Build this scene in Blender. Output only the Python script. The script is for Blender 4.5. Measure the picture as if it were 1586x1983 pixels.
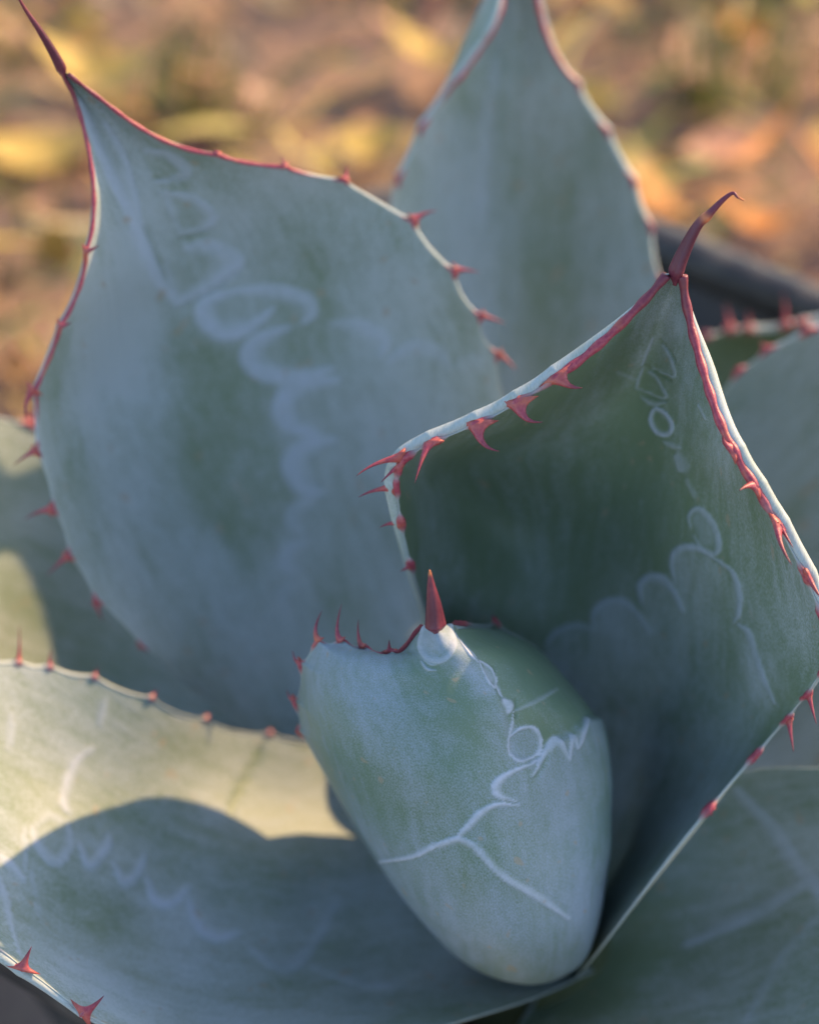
import bpy, math, random
import numpy as np
from mathutils import Vector

random.seed(7)
rng = np.random.default_rng(7)
scene = bpy.context.scene
for o in list(bpy.data.objects):
    bpy.data.objects.remove(o, do_unlink=True)

# ------------------------------------------------------------------ camera
TH = math.radians(48.0)                      # camera looks down by this much
CAM = np.array([-0.034, -0.4216, 0.896])
KPX = 36.0 / 84.0 / 1983.0                   # metres per photo pixel per metre of depth
FWD = np.array([0, math.cos(TH), -math.sin(TH)])
UP = np.array([0, math.sin(TH), math.cos(TH)])
RIGHT = np.array([1.0, 0, 0])

cd = bpy.data.cameras.new('camera')
cam = bpy.data.objects.new('camera', cd)
scene.collection.objects.link(cam)
cam.location = CAM
cam.rotation_euler = (math.pi / 2 - TH, 0, 0)
cd.sensor_fit = 'VERTICAL'
cd.sensor_height = 36.0
cd.sensor_width = 28.8
cd.lens = 84.0
cd.clip_start = 0.02
cd.clip_end = 500
cd.dof.use_dof = True
cd.dof.focus_distance = 0.688
cd.dof.aperture_fstop = 4.7
scene.camera = cam

# ------------------------------------------------------------------ sky, sun, exposure
SUN_EL = math.radians(29.5)
SUN_AZ = math.radians(36.5)                  # from +X towards +Y: behind the plant, to the right
sun_dir = Vector((math.cos(SUN_EL) * math.cos(SUN_AZ), math.cos(SUN_EL) * math.sin(SUN_AZ), math.sin(SUN_EL)))
world = bpy.data.worlds.new('World')
scene.world = world
world.use_nodes = True
wn = world.node_tree
sky = wn.nodes.new('ShaderNodeTexSky')
sky.sky_type = 'NISHITA'
sky.sun_disc = False
sky.sun_elevation = SUN_EL
sky.sun_rotation = math.pi / 2 - SUN_AZ
bg = wn.nodes['Background']
bg.inputs['Strength'].default_value = 0.15
wn.links.new(sky.outputs['Color'], bg.inputs['Color'])
sd = bpy.data.lights.new('sun', 'SUN')
sd.energy = 3.3
sd.angle = math.radians(0.55)
sd.color = (1.0, 0.64, 0.32)
sun = bpy.data.objects.new('sun', sd)
scene.collection.objects.link(sun)
sun.location = (2, 2, 2)
sun.rotation_euler = sun_dir.to_track_quat('Z', 'Y').to_euler()
scene.view_settings.view_transform = 'Standard'
scene.view_settings.look = 'None'
scene.view_settings.gamma = 1
scene.view_settings.exposure = 1.35
scene.view_settings.use_curve_mapping = False


# ------------------------------------------------------------------ helpers
def P(px, py, d):
    """photo pixel + depth along the view axis -> world"""
    px = np.asarray(px, float); py = np.asarray(py, float); d = np.asarray(d, float)
    x = (px - 793.0) * KPX * d
    y = (991.5 - py) * KPX * d
    return CAM + d[..., None] * FWD + x[..., None] * RIGHT + y[..., None] * UP


def PP(p):
    return P(p[0], p[1], p[2])


def natural_spline(t, y, tq):
    """C2 cubic spline through y (n,k) at knots t, sampled at tq"""
    t = np.asarray(t, float); y = np.asarray(y, float)
    n = len(t)
    if n == 2:
        w = ((tq - t[0]) / (t[1] - t[0]))[:, None]
        return y[0] * (1 - w) + y[1] * w
    h = np.diff(t)
    A = np.zeros((n, n)); B = np.zeros((n,) + y.shape[1:])
    A[0, 0] = 1; A[-1, -1] = 1
    for i in range(1, n - 1):
        A[i, i - 1] = h[i - 1]; A[i, i] = 2 * (h[i - 1] + h[i]); A[i, i + 1] = h[i]
        B[i] = 6 * ((y[i + 1] - y[i]) / h[i] - (y[i] - y[i - 1]) / h[i - 1])
    M = np.linalg.solve(A, B)
    i = np.clip(np.searchsorted(t, tq, side='right') - 1, 0, n - 2)
    a = (t[i + 1] - tq)[:, None]; b = (tq - t[i])[:, None]; hh = h[i][:, None]
    return (M[i] * a ** 3 + M[i + 1] * b ** 3) / (6 * hh) + (y[i] / hh - M[i] * hh / 6) * a + (y[i + 1] / hh - M[i + 1] * hh / 6) * b


def smooth_poly(pts, n=10):
    """Catmull-Rom through pts (m,k)"""
    p = np.asarray(pts, float)
    if len(p) < 3:
        return p
    closed = np.allclose(p[0], p[-1])
    ext = np.vstack([p[-2] if closed else 2 * p[0] - p[1], p, p[1] if closed else 2 * p[-1] - p[-2]])
    out = []
    for i in range(1, len(ext) - 2):
        p0, p1, p2, p3 = ext[i - 1:i + 3]
        t = np.linspace(0, 1, n, endpoint=False)[:, None]
        out.append(.5 * ((2 * p1) + (-p0 + p2) * t + (2 * p0 - 5 * p1 + 4 * p2 - p3) * t ** 2 + (-p0 + 3 * p1 - 3 * p2 + p3) * t ** 3))
    out.append(p[-1:])
    return np.vstack(out)


def sstep(a, b, x):
    t = np.clip((x - a) / (b - a), 0, 1)
    return t * t * (3 - 2 * t)


def line_field(PX, PY, pts, soft=0.55):
    """pale imprint line: 1 on the polyline (x,y,width), falling to 0 at its width"""
    q = smooth_poly(pts)
    best = np.full(PX.shape, 1e9); side = np.zeros(PX.shape)
    cen = q[:, :2].mean(0)
    for a, b in zip(q[:-1], q[1:]):
        dx, dy = b[0] - a[0], b[1] - a[1]
        L2 = dx * dx + dy * dy + 1e-9
        ln = math.sqrt(L2)
        t = np.clip(((PX - a[0]) * dx + (PY - a[1]) * dy) / L2, 0, 1)
        ex, ey = PX - a[0] - t * dx, PY - a[1] - t * dy
        dist = np.hypot(ex, ey)
        w = a[2] + (b[2] - a[2]) * t
        r = dist / np.maximum(w, .5)
        # which side: towards the centre of the curve counts as inner
        inn = 1.0 if (dx * (cen[1] - a[1]) - dy * (cen[0] - a[0])) > 0 else -1.0
        sgn = inn * (dx * ey - dy * ex) / (ln * np.maximum(w, .5))
        upd = r < best
        side = np.where(upd, sgn, side)
        best = np.where(upd, r, best)
    k = sstep(-.25, .25, side)                    # 1 on the inner side, where the print fades out
    inner = 1 - sstep(0.05, 1.15, best)
    outer = 1 - sstep(0.28, 0.62, best)
    return outer * (1 - k) + inner * k


def poly_field(PX, PY, pts, soft):
    """1 inside polygon, 0 outside, soft edge in px"""
    q = np.asarray(pts, float)
    inside = np.zeros(PX.shape, bool)
    best = np.full(PX.shape, 1e9)
    m = len(q)
    for i in range(m):
        a = q[i]; b = q[(i + 1) % m]
        cond = (a[1] > PY) != (b[1] > PY)
        xi = a[0] + (PY - a[1]) * (b[0] - a[0]) / (b[1] - a[1] + 1e-9)
        inside ^= cond & (PX < xi)
        dx, dy = b - a
        t = np.clip(((PX - a[0]) * dx + (PY - a[1]) * dy) / (dx * dx + dy * dy + 1e-9), 0, 1)
        best = np.minimum(best, np.hypot(PX - a[0] - t * dx, PY - a[1] - t * dy))
    sdf = np.where(inside, best, -best)
    return sstep(-soft, soft, sdf)


def make_mesh(name, verts, faces_arr, attrs=None, smooth=True):
    """faces_arr: (n,k) int array or list of lists"""
    me = bpy.data.meshes.new(name)
    if isinstance(faces_arr, np.ndarray):
        n, k = faces_arr.shape
        me.vertices.add(len(verts)); me.vertices.foreach_set('co', np.asarray(verts, np.float32).ravel())
        me.loops.add(n * k); me.loops.foreach_set('vertex_index', faces_arr.astype(np.int32).ravel())
        me.polygons.add(n)
        me.polygons.foreach_set('loop_start', np.arange(0, n * k, k, dtype=np.int32))
        me.update(calc_edges=True)
    else:
        me.from_pydata([tuple(v) for v in verts], [], faces_arr)
    me.validate()
    if smooth:
        me.polygons.foreach_set('use_smooth', np.ones(len(me.polygons), bool))
    for nm, (typ, arr) in (attrs or {}).items():
        at = me.attributes.new(nm, typ, 'POINT')
        key = {'FLOAT': 'value', 'FLOAT_VECTOR': 'vector', 'FLOAT_COLOR': 'color'}[typ]
        at.data.foreach_set(key, np.asarray(arr, np.float32).ravel())
    return me


def link(name, me, mat=None, parent=None, **props):
    o = bpy.data.objects.new(name, me)
    scene.collection.objects.link(o)
    if mat is not None:
        me.materials.append(mat)
    if parent is not None:
        o.parent = parent
    for k, v in props.items():
        o[k] = v
    return o


def ring_mesh(rings, closed_ends=True):
    """rings (n,m,3) -> verts, quad faces (+ fan caps as degenerate-free tris via centre verts)"""
    n, m, _ = rings.shape
    V = rings.reshape(-1, 3)
    i, j = np.meshgrid(np.arange(n - 1), np.arange(m), indexing='ij')
    a = i * m + j; b = i * m + (j + 1) % m; c = (i + 1) * m + (j + 1) % m; d = (i + 1) * m + j
    F = np.stack([a, b, c, d], -1).reshape(-1, 4)
    return V, F


# ------------------------------------------------------------------ materials
class NT:
    def __init__(self, name):
        self.mat = bpy.data.materials.new(name)
        self.mat.use_nodes = True
        self.t = self.mat.node_tree
        self.bsdf = self.t.nodes['Principled BSDF']

    def n(self, typ, **kw):
        nd = self.t.nodes.new(typ)
        for k, v in kw.items():
            setattr(nd, k, v)
        return nd

    def link(self, a, b):
        self.t.links.new(a, b)

    def val(self, x, sock):
        if isinstance(x, bpy.types.NodeSocket):
            self.link(x, sock)
        else:
            sock.default_value = x

    def attr(self, name, out='Fac'):
        a = self.n('ShaderNodeAttribute'); a.attribute_name = name
        return a.outputs[out]

    def noise(self, vec, scale, detail=3.0, rough=0.55, out='Fac'):
        nd = self.n('ShaderNodeTexNoise')
        if vec is not None:
            self.link(vec, nd.inputs['Vector'])
        nd.inputs['Scale'].default_value = scale
        nd.inputs['Detail'].default_value = detail
        nd.inputs['Roughness'].default_value = rough
        return nd.outputs[out]

    def scalevec(self, vec, s):
        m = self.n('ShaderNodeMapping')
        self.link(vec, m.inputs['Vector'])
        m.inputs['Scale'].default_value = s
        return m.outputs['Vector']

    def math(self, op, a, b=0.0, clamp=False):
        m = self.n('ShaderNodeMath', operation=op, use_clamp=clamp)
        self.val(a, m.inputs[0]); self.val(b, m.inputs[1])
        return m.outputs[0]

    def maprange(self, x, a, b, c, d):
        m = self.n('ShaderNodeMapRange')
        self.val(x, m.inputs[0])
        for i, v in enumerate((a, b, c, d)):
            m.inputs[i + 1].default_value = v
        return m.outputs[0]

    def mix(self, f, a, b, blend='MIX'):
        m = self.n('ShaderNodeMix', data_type='RGBA', blend_type=blend)
        self.val(f, m.inputs[0])
        for x, s in ((a, m.inputs[6]), (b, m.inputs[7])):
            if isinstance(x, bpy.types.NodeSocket):
                self.link(x, s)
            else:
                s.default_value = (*x, 1)
        return m.outputs[2]

    def bump(self, h, strength, dist):
        b = self.n('ShaderNodeBump')
        b.inputs['Strength'].default_value = strength
        b.inputs['Distance'].default_value = dist
        self.link(h, b.inputs['Height'])
        self.link(b.outputs['Normal'], self.bsdf.inputs['Normal'])

    def ramp(self, f, stops):
        r = self.n('ShaderNodeValToRGB')
        e = r.color_ramp.elements
        while len(e) < len(stops):
            e.new(.5)
        for i, (p, c) in enumerate(stops):
            e[i].position = p; e[i].color = (*c, 1)
        self.val(f, r.inputs[0])
        return r.outputs['Color']


def leaf_material(name, green, bloomc, linec, speck=1.0):
    m = NT(name)
    lc = m.attr('lc', 'Vector')
    big = m.noise(m.scalevec(lc, (16, 30, 1)), 1.0, 3)
    streak = m.noise(m.scalevec(lc, (22, 330, 1)), 1.0, 3)
    mid = m.noise(m.scalevec(lc, (130, 260, 1)), 1.0, 4, .6)
    pits = m.noise(m.scalevec(lc, (1300, 2600, 1)), 1.0, 2, .6)
    b = m.math('ADD', m.attr('bloom'), m.maprange(big, .3, .7, -.30, .30))
    b = m.math('ADD', b, m.maprange(streak, .3, .7, -.09, .09))
    b = m.math('ADD', b, m.maprange(mid, .3, .7, -.15, .15))
    b = m.math('ADD', b, m.maprange(pits, .35, .65, -.34 * speck, .26 * speck), True)
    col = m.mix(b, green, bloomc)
    lnz = m.noise(m.scalevec(lc, (420, 420, 1)), 1.0, 3, .6)
    lfac = m.math('MULTIPLY', m.attr('line'), m.maprange(lnz, 0.32, .62, .68, 1.0), True)
    col = m.mix(lfac, col, linec)
    col = m.mix(m.attr('edge'), col, (0.50, 0.55, 0.50))
    # sparse small tan scars
    sc = m.noise(m.scalevec(lc, (150, 170, 1)), 1.0, 1)
    col = m.mix(m.maprange(sc, .71, .75, 0, .5), col, (.30, .24, .16))
    m.link(col, m.bsdf.inputs['Base Color'])
    m.link(m.maprange(b, 0, 1, .42, .68), m.bsdf.inputs['Roughness'])
    m.bsdf.inputs['Specular IOR Level'].default_value = .35
    h = m.math('ADD', m.math('MULTIPLY', pits, .55), m.math('MULTIPLY', streak, 1.0))
    h = m.math('ADD', h, m.math('MULTIPLY', m.attr('line'), .8))
    m.bump(h, .35, .0006)
    return m.mat


M_LEAF = leaf_material('glaucous_leaf', (.135, .188, .110), (.335, .385, .400), (.40, .455, .55))

M_YOUNG = leaf_material('young_leaf', (.115, .180, .120), (.265, .325, .395), (.42, .47, .57))


def horn_material(name):
    """spines, teeth and margin: colour by 'red' (0 pale .. 1 red) and 'tip' (0 base .. 1 tip)"""
    m = NT(name)
    geo = m.n('ShaderNodeNewGeometry')
    nz = m.noise(geo.outputs['Position'], 900, 3)
    nb = m.noise(geo.outputs['Position'], 160, 2)
    red = m.mix(m.maprange(nz, .3, .7, 0, 1), (.25, .032, .060), (.40, .080, .100))
    red = m.mix(m.maprange(nb, .54, .74, 0, .6), red, (.46, .13, .07))
    red = m.mix(m.attr('dark'), red, (.085, .018, .034))
    red = m.mix(m.attr('tip'), red, (.62, .20, .07))
    col = m.mix(m.attr('red'), (.32, .37, .35), red)
    m.link(col, m.bsdf.inputs['Base Color'])
    m.bsdf.inputs['Roughness'].default_value = .42
    m.bsdf.inputs['Specular IOR Level'].default_value = .4
    m.bsdf.inputs['Subsurface Weight'].default_value = 0.0
    m.bump(nz, .35, .0004)
    return m.mat


M_HORN = horn_material('horny_spine')

# ------------------------------------------------------------------ the agave
agave = bpy.data.objects.new('agave_plant', None)
scene.collection.objects.link(agave)
agave['label'] = 'blue-green potted agave rosette with broad cupped leaves, red toothed margins and dark spines'
agave['category'] = 'agave'
agave.location = (0, 0, .24)
AG = np.array([0, 0, .24])


def loc(v):
    return np.asarray(v) - AG


def row(L, M, R, n=7):
    """a row of n control points through left margin, middle, right margin (px, py, depth)"""
    L, M, R = (np.array(a, float) for a in (L, M, R))
    t = np.linspace(0, 1, n)[:, None]
    c = 2 * M - .5 * (L + R)
    return (1 - t) ** 2 * L + 2 * t * (1 - t) * c + t ** 2 * R


def leaf(rows, nu, nv, thick=(.0022, .009), lines=(), dents=(), regions=(), bloom=.5, edge=.35, line_k=1.0, redw=.0050, tip_te=1.0, tooth_dir=False, mat=None, steps=(),
         teethL=(), teethR=(), scallop=.0016, spine=None, redL=None, redR=None, margin_r=.0009,
         label=None, seed=0, marginL=True, marginR=True, autoL=None, autoR=None):
    """rows: base -> tip, each 7 points (px,py,depth) from one margin to the other, front face to the camera."""
    ctl = np.array([np.asarray(r, float) for r in rows])          # (r,7,3)
    W = P(ctl[..., 0], ctl[..., 1], ctl[..., 2])
    nr, nc, _ = W.shape
    tu = np.concatenate([[0], np.cumsum(np.mean(np.linalg.norm(np.diff(W, axis=0), axis=2), axis=1))])
    tv = np.concatenate([[0], np.cumsum(np.mean(np.linalg.norm(np.diff(W, axis=1), axis=2), axis=0))])
    Lu = tu[-1]; tu = tu / tu[-1]; tv = tv / tv[-1]
    qu = np.linspace(0, 1, nu)
    # denser columns near the margins
    s = np.linspace(-1, 1, nv); qv = .5 + .5 * np.sign(s) * (1 - (1 - np.abs(s)) ** 1.15)
    A = natural_spline(tu, ctl.reshape(nr, -1), qu).reshape(nu, nc, 3)
    B = natural_spline(tv, A.transpose(1, 0, 2).reshape(nc, -1), qv).reshape(nv, nu, 3).transpose(1, 0, 2)
    PX, PY = B[..., 0], B[..., 1]
    S = P(PX, PY, B[..., 2])
    # fields on the undisturbed surface
    fl = np.zeros((nu, nv)); fb = np.full((nu, nv), float(bloom)); relief = np.zeros((nu, nv))
    for ln in lines:
        k = ln[0] if isinstance(ln[0], (int, float)) else 1.0
        pts = ln[1] if isinstance(ln[0], (int, float)) else ln
        f = line_field(PX, PY, pts)
        fl = np.maximum(fl, f * k * line_k)
    for dn in dents:
        f = line_field(PX, PY, dn)
        relief -= f * .0006; fb -= f * .35
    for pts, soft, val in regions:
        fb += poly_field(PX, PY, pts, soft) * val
    relief += fl * .00035
    for pts, soft, hgt in steps:
        relief += poly_field(PX, PY, pts, soft) * hgt
    vv = np.abs(qv * 2 - 1)
    # frames
    Su = np.gradient(S, axis=0); Sv = np.gradient(S, axis=1)
    N = np.cross(Sv, Su); N /= np.linalg.norm(N, axis=2, keepdims=True) + 1e-12
    Tv = Sv / (np.linalg.norm(Sv, axis=2, keepdims=True) + 1e-12)

    # teeth positions along each margin
    def margin_u(col, pt):
        return int(np.argmin((PX[:, col] - pt[0]) ** 2 + (PY[:, col] - pt[1]) ** 2))
    tl = [(margin_u(0, t[0]), t) for t in teethL]
    tr = [(margin_u(-1, t[0]), t) for t in teethR]

    def auto(col, spec, sgn):
        out = []
        if not spec:
            return out
        u0, u1, step, ln_ = spec
        arc = np.concatenate([[0], np.cumsum(np.linalg.norm(np.diff(S[:, col], axis=0), axis=1))])
        k0, k1 = int(u0 * (nu - 1)), int(u1 * (nu - 1))
        x = arc[k0]
        rr = random.Random(seed + col + 11)
        while x < arc[k1]:
            k = int(np.searchsorted(arc, x)); k = min(k, nu - 2)
            out.append((k, ('auto', ln_ * rr.uniform(.75, 1.2), sgn, rr.uniform(-.4, .6))))
            x += step * rr.uniform(.75, 1.25)
        return out
    tl += auto(0, autoL, -1); tr += auto(-1, autoR, 1)
    arcL = np.concatenate([[0], np.cumsum(np.linalg.norm(np.diff(S[:, 0], axis=0), axis=1))])
    arcR = np.concatenate([[0], np.cumsum(np.linalg.norm(np.diff(S[:, -1], axis=0), axis=1))])
    fallL = np.clip((.14 - qv) / .14, 0, 1) ** 1.5
    fallR = np.clip((qv - .86) / .14, 0, 1) ** 1.5
    for arc, tt, fall, sg in ((arcL, tl, fallL, -1), (arcR, tr, fallR, 1)):
        if not tt:
            continue
        if tooth_dir:
            acc = np.zeros((nu, 3)); tot = np.zeros(nu); col = 0 if sg < 0 else -1
            for k, sp in tt:
                wk = np.exp(-np.abs(arc - arc[k]) / .0030)
                if sp[0] == 'auto':
                    dv = Tv[k, col] * sg
                else:
                    b0 = S[k, col]; db = float(np.dot(b0 - CAM, FWD))
                    dv = P(sp[1][0], sp[1][1], np.array(db)) - b0; dv = dv / (np.linalg.norm(dv) + 1e-9)
                acc += wk[:, None] * dv; tot += wk
            acc = acc / np.maximum(tot, 1)[:, None] * scallop
            S = S + acc[:, None, :] * fall[None, :, None]
            continue
        bumpu = np.zeros(nu)
        for k, _ in tt:
            bumpu = np.maximum(bumpu, np.exp(-np.abs(arc - arc[k]) / .0042))
        bumpu = bumpu - .45
        bumpu *= sstep(0, .01, arc) * sstep(0, .008, arc[-1] - arc)
        S = S + sg * Tv * (bumpu[:, None] * fall[None, :] * scallop)[..., None]
    # soft low undulation so that the blade is not a perfect surface
    ph = seed * 1.7
    und = (np.sin(arcL[:, None] * 95 + ph + 3 * qv[None, :]) * np.cos(qv[None, :] * 9 + ph * 2) * .00045
           + np.sin(arcL[:, None] * 210 + 5 * qv[None, :] * (1 + .2 * np.sin(ph)) + ph) * .00018)
    F0 = S + N * (relief + und * np.clip(1.3 - vv, 0, 1)[None, :])[..., None]
    # thickness
    te, tm = thick
    taper = np.minimum(1, .18 + .82 * sstep(0, .12, 1 - qu))
    teu = te * ((.14 + .86 * sstep(.45, .68, qu)) * (1 - (1 - tip_te) * sstep(.6, .85, qu)))[:, None]
    wid = np.linalg.norm(np.diff(S, axis=1), axis=2).sum(1)
    tmu = np.minimum(tm, .085 * wid)[:, None]
    T = (teu + np.maximum(tmu - teu, 0) * (1 - vv[None, :] ** 2.2)) * taper[:, None]
    nb = max(12, nv // 6)
    ib = np.unique(np.round(np.linspace(0, nv - 1, nb)).astype(int))[::-1]
    BK = S - N * T[..., None]
    BKc = BK[:, ib]
    nrim = 6
    ph_ = (np.arange(1, nrim + 1) / (nrim + 1)) * math.pi

    def rim(col, sg):
        c = S[:, col]; n_ = N[:, col]; o_ = Tv[:, col] * sg; t_ = T[:, col][:, None] * .5
        return np.stack([c - n_ * t_ * (1 - math.cos(p)) + o_ * t_ * math.sin(p) * .9 for p in ph_], 1)
    rR = rim(-1, 1); rL = rim(0, -1)[:, ::-1]
    loops = np.concatenate([F0, rR, BKc, rL], 1)                   # (nu, m, 3)
    m = loops.shape[1]
    V = loops.reshape(-1, 3); _, Fc = ring_mesh(loops)
    z = lambda k, v: np.full((nu, k), v)
    kb = BKc.shape[1]
    a_bloom = np.concatenate([fb, z(nrim, .8), z(kb, .62), z(nrim, .8)], 1)
    a_line = np.concatenate([fl, z(nrim, 0), z(kb, 0), z(nrim, 0)], 1)
    eg = sstep(.965, 1.0, vv)[None, :] * np.ones((nu, 1)) * edge * .5
    a_edge = np.concatenate([eg, z(nrim, edge), z(kb, .1), z(nrim, edge)], 1)
    cw = (qv[None, :] - .5) * np.linalg.norm(np.diff(S, axis=1), axis=2).sum(1)[:, None]
    uu = arcL[:, None] * np.ones((1, nv))
    lcf = np.stack([uu + seed * .37, cw + seed * .91, z(nv, seed * 3.1)], -1)
    lcR = np.repeat(lcf[:, -1:], nrim, 1); lcL = np.repeat(lcf[:, :1], nrim, 1)
    lcR[..., 1] += (np.arange(nrim) + 1) * .0006; lcL[..., 1] -= (np.arange(nrim)[::-1] + 1) * .0006
    lcb = lcf[:, ib].copy(); lcb[..., 1] += .5
    a_lc = np.concatenate([lcf, lcR, lcb, lcL], 1)
    # caps (triangles as a separate small list are avoided: collapse ring to a centre ring)
    c0 = np.repeat(loops[:1].mean(1, keepdims=True), m, 1); c1 = np.repeat(loops[-1:].mean(1, keepdims=True), m, 1)
    loops2 = np.concatenate([c0, loops, c1], 0)
    pad = lambda a: np.concatenate([a[:1], a, a[-1:]], 0)
    V, Fc = ring_mesh(loops2)
    me = make_mesh('leaf', loc(V), Fc, {'bloom': ('FLOAT', pad(a_bloom)), 'line': ('FLOAT', pad(a_line)),
                                        'edge': ('FLOAT', pad(a_edge)), 'lc': ('FLOAT_VECTOR', pad(a_lc))})
    lo = link('leaf', me, mat or M_LEAF, agave)
    if label:
        lo['label'] = label

    # horny margin: a thin bead along each margin, red near tip and at the teeth
    def bead(col, sg, tt, redto, arc):
        c = S[:, col] + Tv[:, col] * sg * .0002 + N[:, col] * .0001
        n_ = N[:, col]; o_ = Tv[:, col] * sg
        red = np.zeros(nu)
        if redto is not None:
            ku = margin_u(col, redto)
            red = np.maximum(red, sstep(arc[ku] - .012, arc[ku] + .006, arc))
        for k, _ in tt:
            red = np.maximum(red, 1 - sstep(redw * .3, redw, np.abs(arc - arc[k])))
        r = margin_r * (.26 + .88 * red) * (1 + .15 * np.sin(arc * 700 + seed))
        r *= sstep(0, .02, arc)
        dark = sstep(.030, 0, arc[-1] - arc) * .75
        mr = 8
        an = np.arange(mr) / mr * 2 * math.pi
        rg = c[:, None] + r[:, None, None] * (np.cos(an)[None, :, None] * n_[:, None] + np.sin(an)[None, :, None] * o_[:, None] * 1.15)
        step = max(1, nu // 170)
        sel = np.unique(np.concatenate([np.arange(0, nu, step), [nu - 1]]))
        rg = rg[sel]
        rg = np.concatenate([np.repeat(rg[:1].mean(1, keepdims=True), mr, 1), rg, np.repeat(rg[-1:].mean(1, keepdims=True), mr, 1)], 0)
        Vb, Fb = ring_mesh(rg)
        sel = np.concatenate([sel[:1], sel, sel[-1:]])
        one = lambda a: np.repeat(a[sel][:, None], mr, 1)
        mb = make_mesh('margin', loc(Vb), Fb, {'red': ('FLOAT', one(red)), 'dark': ('FLOAT', one(dark)), 'tip': ('FLOAT', one(red * 0))})
        link('margin', mb, M_HORN, lo)
    if marginL:
        bead(0, -1, tl, redL, arcL)
    if marginR:
        bead(-1, 1, tr, redR, arcR)

    # teeth
    def tooth(k, spec, col, sg):
        base = S[k, col] - N[k, col] * .0003
        tan = Su[k, col] / (np.linalg.norm(Su[k, col]) + 1e-12)
        o_ = Tv[k, col] * sg
        if spec[0] == 'auto':
            ln_ = spec[1]
            tipp = base + o_ * ln_ + tan * ln_ * spec[3] + N[k, col] * ln_ * .25
            ctrl = base + o_ * ln_ * .55 + N[k, col] * ln_ * .1
            bw, rr = ln_ * .42, ln_ * .17
        else:
            bp, tp = spec[0], spec[1]
            dd = spec[2] if len(spec) > 2 else 0.0
            bend = spec[3] if len(spec) > 3 else (0, 0)
            bw = (spec[4] if len(spec) > 4 else 11) * .00015
            dbase = float(np.dot(base - CAM, FWD))
            tipp = P(tp[0], tp[1], np.array(dbase + dd))
            bpx = np.array([PX[k, col], PY[k, col]])
            cp = (bpx + np.array(tp)) / 2 + np.array(bend) * 1.45
            ctrl = P(cp[0], cp[1], np.array(dbase + dd * .4))
            rr = .0004 + bw * .20
        ns, mr = 14, 8
        t = np.linspace(0, 1, ns) ** .85
        path = ((1 - t) ** 2)[:, None] * base + (2 * t * (1 - t))[:, None] * ctrl + (t ** 2)[:, None] * tipp
        d_ = np.gradient(path, axis=0); d_ /= np.linalg.norm(d_, axis=1, keepdims=True) + 1e-12
        ax1 = tan[None, :] - d_ * (d_ @ tan)[:, None]; ax1 /= np.linalg.norm(ax1, axis=1, keepdims=True) + 1e-9
        ax2 = np.cross(d_, ax1)
        r1 = bw * np.exp(-(t / .13) ** 1.0) + rr * (1 - t) ** .9 + .00006
        r2 = rr * .9 * (1 - t) ** .8 + .00006
        an = np.arange(mr) / mr * 2 * math.pi
        rg = path[:, None] + r1[:, None, None] * np.cos(an)[None, :, None] * ax1[:, None] + r2[:, None, None] * np.sin(an)[None, :, None] * ax2[:, None]
        rg = np.concatenate([np.repeat(path[:1][:, None], mr, 1), rg, np.repeat(path[-1:][:, None], mr, 1)], 0)
        Vt, Ft = ring_mesh(rg)
        tt_ = np.concatenate([[0], t, [1]])
        one = lambda a: np.repeat(a[:, None], mr, 1)
        mt = make_mesh('tooth', loc(Vt), Ft, {'red': ('FLOAT', one(np.ones(ns + 2))), 'dark': ('FLOAT', one(sstep(.25, 1, tt_) * .65)),
                                              'tip': ('FLOAT', one(sstep(.35, 0, tt_) * .30))})
        link('tooth', mt, M_HORN, lo)
    for k, sp in tl:
        tooth(k, sp, 0, -1)
    for k, sp in tr:
        tooth(k, sp, -1, 1)

    # terminal spine
    if spine:
        pts, r0, orange, knots = spine
        q3 = smooth_poly([PP(np.array(p, float)) for p in pts], 14)
        ar = np.concatenate([[0], np.cumsum(np.linalg.norm(np.diff(q3, axis=0), axis=1))]); t = ar / ar[-1]
        d_ = np.gradient(q3, axis=0); d_ /= np.linalg.norm(d_, axis=1, keepdims=True)
        ref = Tv[-1, nv // 2]
        ax1 = ref[None] - d_ * (d_ @ ref)[:, None]; ax1 /= np.linalg.norm(ax1, axis=1, keepdims=True)
        ax2 = np.cross(d_, ax1)
        r = (r0 * ((1 - t) ** .9) + .00018) * (.25 + .75 * sstep(0, .13, t))
        for tk, amp in knots:
            r = r * (1 + amp * np.exp(-((t - tk) / .035) ** 2))
        mr = 14
        an = np.arange(mr) / mr * 2 * math.pi
        # grooved front near the base
        groove = 1 - .45 * np.exp(-((an - math.pi * 1.5) / .55) ** 2)[None, :] * sstep(.75, .1, t)[:, None]
        rg = q3[:, None] + (r[:, None] * groove)[..., None] * (np.cos(an)[None, :, None] * ax1[:, None] + np.sin(an)[None, :, None] * ax2[:, None])
        rg = np.concatenate([np.repeat(q3[:1][:, None], mr, 1), rg, np.repeat(q3[-1:][:, None], mr, 1)], 0)
        Vs, Fs = ring_mesh(rg)
        t2 = np.concatenate([[0], t, [1]])
        one = lambda a: np.repeat(a[:, None], mr, 1)
        tipf = sstep(1 - orange, 1.0 - orange * .4, t2) * .9
        for tk, amp in knots:
            tipf = np.maximum(tipf, .8 * np.exp(-((t2 - tk) / .035) ** 2))
        ms = make_mesh('terminal_spine', loc(Vs), Fs, {'red': ('FLOAT', one(np.ones(len(t2)))),
                       'dark': ('FLOAT', one(.72 + .25 * np.sin(np.clip(t2 * 1.4, 0, 1) * math.pi))), 'tip': ('FLOAT', one(tipf))})
        link('terminal_spine', ms, M_HORN, lo)
    return lo


def L(w, *pts):
    """imprint line of constant base width, thickest in the middle"""
    n = len(pts)
    return [(x, y, w * (.16 + 1.15 * math.sin(math.pi * (i + .15) / (n - .7)) ** .8)) for i, (x, y) in enumerate(pts)]


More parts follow.
